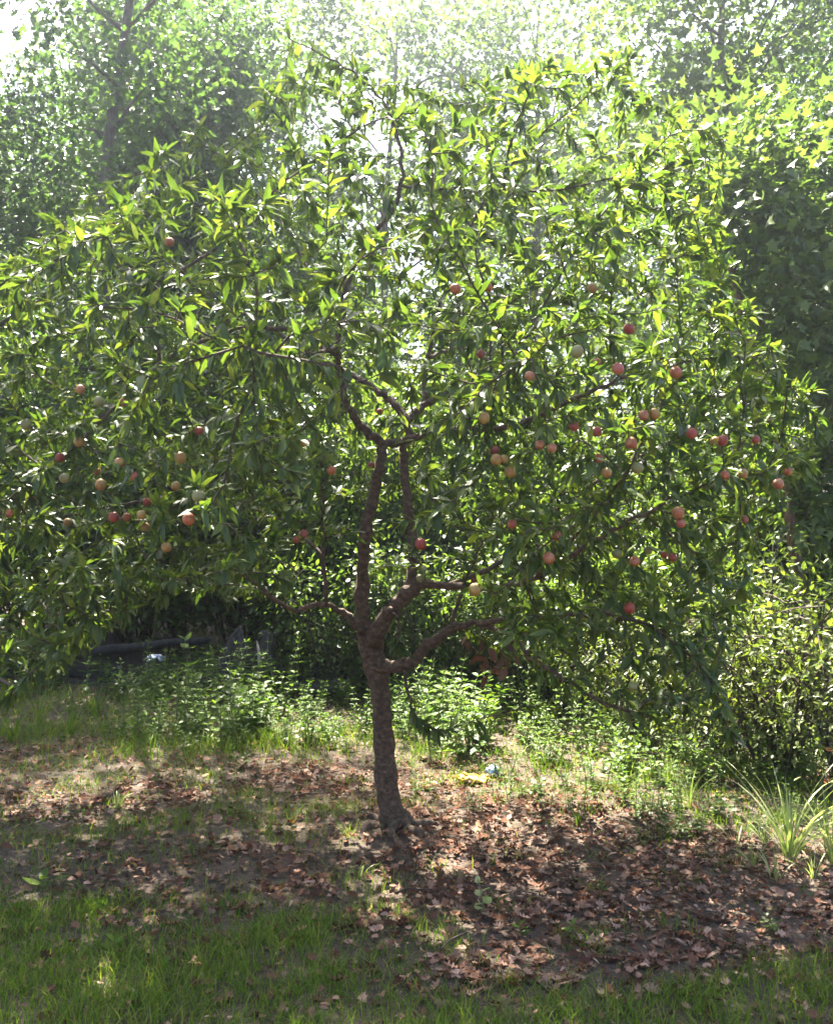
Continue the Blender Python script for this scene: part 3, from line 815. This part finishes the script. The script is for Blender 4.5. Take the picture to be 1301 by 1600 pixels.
o = link('grass', blades('grass', x, y, hh, rng.uniform(.0022, .0055, m), rng.uniform(.2, 1.1, m), M['grass']))
tag(o, 'short uneven green grass growing over the ground', 'grass', kind='stuff')
print('grass', m)

def tuft(name, base, nb, h, spread, wd, mat, label, group=None, cat='grass tuft', rows=9):
    r = link(name, None, None, base); r.empty_display_size = .1; tag(r, label, cat, group)
    for b in range(nb):
        az = rng.uniform(0, 6.28); hb = h * rng.uniform(.45, 1.05); lean = spread * rng.uniform(.15, 1.3); w = wd * rng.uniform(.6, 1.2)
        t = np.linspace(0, 1, rows); b0 = np.array([math.cos(az), math.sin(az)]) * rng.uniform(0, .035)
        kk = rng.uniform(0, .9) * min(lean, 1.2)
        rr = lean * hb * t ** 1.8; zz = hb * (t - .75 * kk * t ** 3.2)
        c = np.column_stack([b0[0] + math.cos(az) * rr, b0[1] + math.sin(az) * rr, zz - .01])
        a2 = az + 1.57 + rng.normal() * .5; hw = w * .5 * (1 - t ** 2.2) * (.6 + .8 * np.minimum(t * 3, 1)) / 1.4
        sd_ = np.array([math.cos(a2), math.sin(a2), 0]); L_ = c - sd_ * hw[:, None]; R_ = c + sd_ * hw[:, None]
        mid_ = c + np.array([0, 0, -1.]) * (hw * .35)[:, None]
        v = np.stack([L_, mid_, R_], 1).reshape(-1, 3); f = []
        for i in range(rows - 1):
            a = 3 * i; f += [(a, a + 1, a + 4), (a, a + 4, a + 3), (a + 1, a + 2, a + 5), (a + 1, a + 5, a + 4)]
        link('blade', np_mesh('blade', v, f, mat), r)
    return r
tuft('tall_grass', G(1232, 1345), 46, .58, .9, .013, M['pale_grass'], 'tall pale grass clump with long arching sunlit blades')
tuft('tall_grass', G(1300, 1350), 34, .5, .9, .012, M['pale_grass'], 'smaller pale grass clump next to the tallest clump')
tuft('grass_tuft', G(1075, 1262), 16, .34, .6, .011, M['pale_grass'], 'upright green grass tuft in front of the olive bush')
tuft('grass_tuft', G(1045, 1235), 10, .34, .3, .009, M['grass'], 'thin tall grass stems between the weeds and the bush')
tuft('grass_tuft', G(905, 1290), 12, .14, .6, .008, M['weed_leaf'], 'small bright grass tuft alone on brown leaves')
tuft('grass_tuft', G(182, 1262), 30, .13, .7, .007, M['pale_grass'], 'yellowish sunlit grass tuft among sparse grass')
tuft('grass_tuft', G(560, 1372), 12, .1, 1.0, .006, M['pale_grass'], 'pale grass tuft beside sunlit fallen leaves in front of the trunk')
tuft('grass_tuft', G(545, 1310), 22, .14, .8, .006, M['grass'], 'green grass tuft just beside the trunk foot')
tuft('grass_tuft', G(415, 1300), 14, .14, .9, .006, M['grass'], 'loose arching grass tuft near the trunk')
tuft('grass_tuft', G(190, 1420), 9, .16, .6, .008, M['grass'], 'thin dark grass tuft on shaded brown leaves')
tuft('grass_tuft', G(490, 1480), 12, .16, .6, .007, M['grass'], 'upright grass tuft at the edge of the front grass')
for i, (a, b) in enumerate([(1180, 1350), (1270, 1372), (1210, 1375), (1150, 1325), (1290, 1320), (1255, 1330), (1195, 1318)]):
    tuft('grass_tuft', G(a, b), 14, .2, 1.1, .007, M['pale_grass'], 'low pale grass tuft round the foot of the tall grass clump', 'pale tufts round the tall grass clump')
for i, (a, b) in enumerate([(60, 1130), (150, 1120), (240, 1105), (110, 1150), (300, 1110), (20, 1160)]):
    tuft('grass_tuft', G(a, b), 26, .3, .7, .009, M['weed_leaf'] if i in (2, 4) else M['grass'], 'lush long grass tuft in front of the brush pile', 'grass tufts before the brush pile')

# ------------------------------------------------------------------ weeds
def gen_weed(h, npair, ll, w, templates, mat, droop=.15, stems=1):
    mb = MB(); leaves = []
    for s in range(stems):
        az0 = rng.uniform(0, 6.28); ln = rng.uniform(.1, .35) * h
        b = np.array([rng.normal() * .02 * stems, rng.normal() * .02 * stems, -.02])
        hs = h * rng.uniform(.7, 1.05)
        q = spline(np.array([b, b + [math.cos(az0) * ln * .3, math.sin(az0) * ln * .3, hs * .5], b + [math.cos(az0) * ln, math.sin(az0) * ln, hs]]), 5)
        mb.tube(q, np.linspace(.004, .0015, len(q)), 5, 0, False)
        for p in range(npair):
            t = .2 + .8 * (p + .5) / npair; i = int(t * (len(q) - 1))
            for side in (0, 1):
                az = p * 1.57 + side * math.pi + az0 + rng.normal() * .3
                d = norm(np.array([math.cos(az), math.sin(az), .35 + .5 * (t > .85) - droop + rng.normal() * .15]))
                leaves.append((q[i], d, norm(np.array([rng.normal() * .25, rng.normal() * .25, 1])), ll * (1.15 - .55 * t) * rng.uniform(.8, 1.15)))
    P_ = [np.array([l[j] for l in leaves]) for j in range(4)]
    return mb.mesh('stem', M['stem']), P_, templates, mat, w

WT = [gen_weed(.36, 7, .09, 1.5, LANCES, 'weed_leaf', .1, 3), gen_weed(.28, 6, .075, 1.0, OVALS, 'weed_leaf', .15, 3), gen_weed(.42, 13, .06, .8, LANCES, 'weed_leaf', -.1, 4),
      gen_weed(.22, 5, .07, 1.3, OVALS, 'shrub_leaf', .2, 4)]
WM = [(w[0], scatter('leaves', w[2], w[1][0], w[1][1], w[1][2], w[1][3], M[w[3]], np.full(len(w[1][0]), w[4]))) for w in WT]
WL = ['broad leaved green weed in the undergrowth behind the trunk', 'round leaved green weed in the undergrowth behind the trunk', 'feathery upright weed in the undergrowth behind the trunk', 'low spreading weed in the undergrowth behind the trunk']
def weed_at(px, py, v, sc, label=None, group='weeds in the undergrowth'):
    p = G(px, py)
    r = link('weed', None, None, p); r.empty_display_size = .1; r.rotation_euler = (0, 0, rng.uniform(0, 6.28)); r.scale = (sc,) * 3
    tag(link('stems', WM[v][0], r), kind='stuff'); tag(link('leaves', WM[v][1], r), kind='stuff')
    tag(r, label or WL[v], 'weed', group if not label else None)
for i in range(125):
    px = rng.uniform(190, 620); weed_at(px, 1068 + 95 * rng.random() ** 1.2 + .05 * (px - 200), int(rng.choice([0, 1, 2, 3], p=[.3, .2, .25, .25])), rng.uniform(.55, 1.0) + .35 * (math.sin(px * .021) > .2))
for i in range(160):
    px = rng.uniform(625, 1000); weed_at(px, 1035 + 160 * rng.random() ** 1.2, int(rng.choice([0, 1, 2, 3], p=[.25, .2, .3, .25])), rng.uniform(.6, 1.1) + .35 * (math.sin(px * .018 + 1) > .1))
for i in range(48):
    px = rng.uniform(930, 1300); weed_at(px, 1165 + 60 * rng.random() + .05 * (px - 930), int(rng.choice([0, 1, 2, 3])), rng.uniform(.6, 1.1))
for i in range(30):
    px = rng.uniform(-60, 330); weed_at(px, 1050 + 45 * rng.random(), int(rng.choice([0, 1, 2, 3])), rng.uniform(.8, 1.2))
for px, py, v, sc, lb in [(900, 1262, 2, .6, 'small feathery weed on the edge of the leaf litter'), (1090, 1310, 3, .75, 'low green weed patch beside the tall grass clump'), (1060, 1305, 3, .6, 'small low weed rooted in brown leaves'),
                          (378, 1195, 1, .5, 'bright little weed at the far edge of the leaf litter'), (660, 1240, 2, .5, 'small weed just behind the trunk foot'), (740, 1270, 2, .45, 'small weed below the yellow wrapper'),
                          (945, 1400, 3, .4, 'tiny weed in the shaded litter'), (1215, 1460, 3, .4, 'tiny weed beside sunlit fallen leaves'), (340, 1240, 2, .35, 'tiny feathery weed among fallen leaves')]:
    weed_at(px, py, v, sc, lb)
for i in range(26):
    px = rng.uniform(780, 1290); weed_at(px, 1215 + .1 * (px - 780) + 45 * rng.random(), int(rng.choice([1, 2, 3])), rng.uniform(.35, .7))

def seedling(base, h, npair, ll, w, label, mat='weed_leaf', templates=OVALS):
    st, (a, b, c, d), _, _, _ = gen_weed(h, npair, ll, w, templates, mat, .1, 1)
    r = link('seedling', None, None, base); r.empty_display_size = .1; tag(r, label, 'seedling')
    link('stem', st, r)
    for i in range(len(a)):
        link('leaf', scatter('leaf', [templates[i % 3]], a[i:i + 1], b[i:i + 1], c[i:i + 1], d[i:i + 1], M[mat], np.array([w])), r)
seedling(G(742, 1432), .17, 5, .06, 1.5, 'bright sunlit seedling with oval leaves standing in brown leaves', 'pale_grass')
seedling(G(880, 1470), .12, 4, .05, 1.0, 'small green seedling in front of sunlit fallen leaves')
seedling(G(820, 1465), .09, 3, .05, 1.1, 'tiny green seedling beside a taller bright seedling')
seedling(G(80, 1385), .1, 2, .11, 1.2, 'single broad leaved seedling in the shaded grass')
seedling(G(170, 1490), .08, 3, .06, 1.3, 'small seedling with wide leaves at the front grass edge')
seedling(G(298, 1110), .62, 6, .13, 1.3, 'tall upright seedling with large paired leaves beside the hollow stump', 'weed_leaf', OVALS)
seedling(G(130, 1100), .6, 9, .1, .9, 'tall green plant with crowded leaves before the log pile', 'weed_leaf', OVALS)
seedling(G(1294, 1265), .5, 2, .05, 1.5, 'thin bare stem with a few orange leaves behind the tall grass', 'orange_leaf')

# ------------------------------------------------------------------ stump, logs, scraps
def stump():
    c = P(385, 1075, 8.7); c[2] = gz(c[0], c[1])
    r = link('tree_stump', None, None, c); r.empty_display_size = .2
    tag(r, 'dark rotten hollow stump with a ragged rim and pale splinter', 'stump')
    k = 26; rings = []
    prof = [(.0, .42), (.1, .32), (.2, .27), (.3, .24), (.42, .21), (.54, .19)]
    jag = .85 + .2 * np.sin(np.arange(k) * .72 + 1) + rng.normal(size=k) * .05
    V = []
    for z, R in prof:
        a = np.linspace(0, 6.283, k, endpoint=False); rr = R * (1 + .16 * np.sin(a * 5 + z * 4) + .1 * np.sin(a * 9 - z * 7) + .07 * rng.normal(size=k))
        V.append(np.column_stack([np.cos(a) * rr, np.sin(a) * rr, np.full(k, z) * (jag if z > .4 else 1)]))
    inner = [v * [.72, .72, 1] for v in V[::-1]]
    V = np.concatenate(V + inner); n = len(V) // k; f = []
    for i in range(n - 1):
        for j in range(k):
            a = i * k + j; b = i * k + (j + 1) % k; f += [(a, b, b + k), (a, b + k, a + k)]
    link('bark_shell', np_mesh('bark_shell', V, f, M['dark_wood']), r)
    mb = MB(); mb.tube(np.array([[.12, -.2, .15], [.15, -.21, .3], [.14, -.2, .42], [.12, -.18, .5]]), [.008, .018, .013, .004], 6, .15)
    tag(link('splinter', mb.mesh('splinter', M['pale_wood']), r), 'pale broken splinter of wood')
    for a in (.3, 1.8, 3.4, 4.5, 5.4):
        mb = MB(); q = spline(np.array([[math.cos(a) * .24, math.sin(a) * .24, .2], [math.cos(a) * .42, math.sin(a) * .42, .08], [math.cos(a + .2) * .68, math.sin(a + .2) * .68, -.05]]), 4)
        mb.tube(q, np.linspace(.08, .03, len(q)), 7, .08); link('root', mb.mesh('root', M['dark_wood']), r)
stump()

def log(px0, py0, Y0, px1, py1, Y1, r0, r1, label, mat='grey_wood'):
    a = P(px0, py0, Y0); b = P(px1, py1, Y1)
    c = (a + b) / 2; mbx = MB(); t = np.linspace(0, 1, 10)
    pts = a + (b - a) * t[:, None] - c; pts[1:-1] += rng.normal(size=(8, 3)) * .012
    mbx.tube(pts, (r0 + (r1 - r0) * t) * (1 + .06 * rng.normal(size=10)), 11, .05)
    o = link('log', mbx.mesh('log', M[mat]), None, c); tag(o, label, 'log')
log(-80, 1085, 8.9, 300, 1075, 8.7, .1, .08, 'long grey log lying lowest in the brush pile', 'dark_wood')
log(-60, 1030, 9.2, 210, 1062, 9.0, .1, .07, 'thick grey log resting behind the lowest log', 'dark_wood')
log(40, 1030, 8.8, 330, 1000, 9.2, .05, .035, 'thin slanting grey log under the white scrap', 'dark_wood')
log(440, 1078, 8.6, 545, 1070, 8.8, .06, .05, 'short grey log in weeds beside the hollow stump')
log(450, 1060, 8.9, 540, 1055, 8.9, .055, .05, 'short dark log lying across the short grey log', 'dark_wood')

def crumple(name, base, size, mat, label, cat, seed, asp=(1, 1, .6), rot=0.):
    rg = np.random.default_rng(seed); n = 9
    u, w = np.meshgrid(np.linspace(-1, 1, n), np.linspace(-1, 1, n))
    X = u * asp[0] * (1 - .3 * np.abs(w)) + rg.normal(size=(n, n)) * .1; Y_ = w * asp[1] + rg.normal(size=(n, n)) * .1
    Z = asp[2] * (1 - .75 * u ** 2 * .6 - .4 * w ** 2) * .8 + rg.normal(size=(n, n)) * .14
    v = np.column_stack([X.ravel(), Y_.ravel(), np.maximum(Z.ravel(), .03)]) * size
    i, j = np.meshgrid(np.arange(n - 1), np.arange(n - 1)); a = (j * n + i).ravel()
    f = np.concatenate([np.column_stack([a, a + 1, a + 1 + n]), np.column_stack([a, a + 1 + n, a + n])])
    f = f[(rg.random(len(f)) < 1.1)]
    o = link(name, np_mesh(name, v, f, mat, False), None, base); o.rotation_euler = (0, 0, rot)
    md = o.modifiers.new('thick', 'SOLIDIFY'); md.thickness = .0015
    tag(o, label, cat); return o
yel = plain_mat('yellow_plastic', (.72, .42, .02), .4, (.6, .45, .08), 30)
blu = plain_mat('blue_white_plastic', (.12, .25, .6), .35, (.75, .76, .72), 14)
wht = plain_mat('white_plastic', (.6, .63, .72), .4, (.45, .47, .55), 10)
crumple('wrapper', G(738, 1225), .095, yel, 'crumpled yellow plastic wrapper lying in the weeds', 'wrapper', 3, (1.2, .6, .8))
crumple('plastic_scrap', G(770, 1214), .06, blu, 'blue and white plastic scrap beside the yellow wrapper', 'scrap', 5, (.8, .6, 1.4))
crumple('plastic_sheet', P(243, 1034, 8.72), .1, wht, 'torn white plastic scrap caught on the log pile', 'scrap', 9, (.9, .5, .7), .4)

for i, (px, py) in enumerate([(300, 1330), (640, 1400), (820, 1360), (1000, 1390), (1120, 1440), (480, 1250), (700, 1480), (930, 1310), (1060, 1480)]):
    g_ = G(px, py); L_ = rng.uniform(.08, .2); mb = MB(); a_ = rng.uniform(0, 3.14)
    q_ = spline(np.array([[-L_ / 2, 0, 0], [-.05 * L_, rng.normal() * .02, .006], [L_ / 2, rng.normal() * .03, .002]]), 4)
    mb.tube(q_, np.linspace(.005, .0025, len(q_)), 6, .1)
    o = link('stick', mb.mesh('stick', M['twig']), None, g_ + np.array([0, 0, .028])); o.rotation_euler = (0, 0, a_)
    tag(o, 'short brown fallen stick lying on the leaf litter', 'stick', 'sticks on the ground')

# ------------------------------------------------------------------ haze
def haze():
    x0, x1, y0, y1, z0, z1 = -62, 62, -14, 82, -1.6, 17.5
    v = [(x, y, z) for z in (z0, z1) for y in (y0, y1) for x in (x0, x1)]
    f = [(0, 2, 3, 1), (4, 5, 7, 6), (0, 1, 5, 4), (2, 6, 7, 3), (0, 4, 6, 2), (1, 3, 7, 5)]
    m = bpy.data.materials.new('haze'); m.use_nodes = True; nt = m.node_tree; nt.nodes.clear()
    out = nt.nodes.new('ShaderNodeOutputMaterial'); pv = nt.nodes.new('ShaderNodeVolumePrincipled')
    pv.inputs['Color'].default_value = (.78, .87, 1, 1); pv.inputs['Density'].default_value = .0036; pv.inputs['Anisotropy'].default_value = .88  # strong forward glow added to imitate lens glare, besides thin distance haze
    nt.links.new(pv.outputs[0], out.inputs['Volume'])
    o = link('haze', np_mesh('haze', v, f, m, False))
    tag(o, 'thin pale haze in the wood, its added glow also standing in for lens glare', 'haze', kind='stuff')
haze()
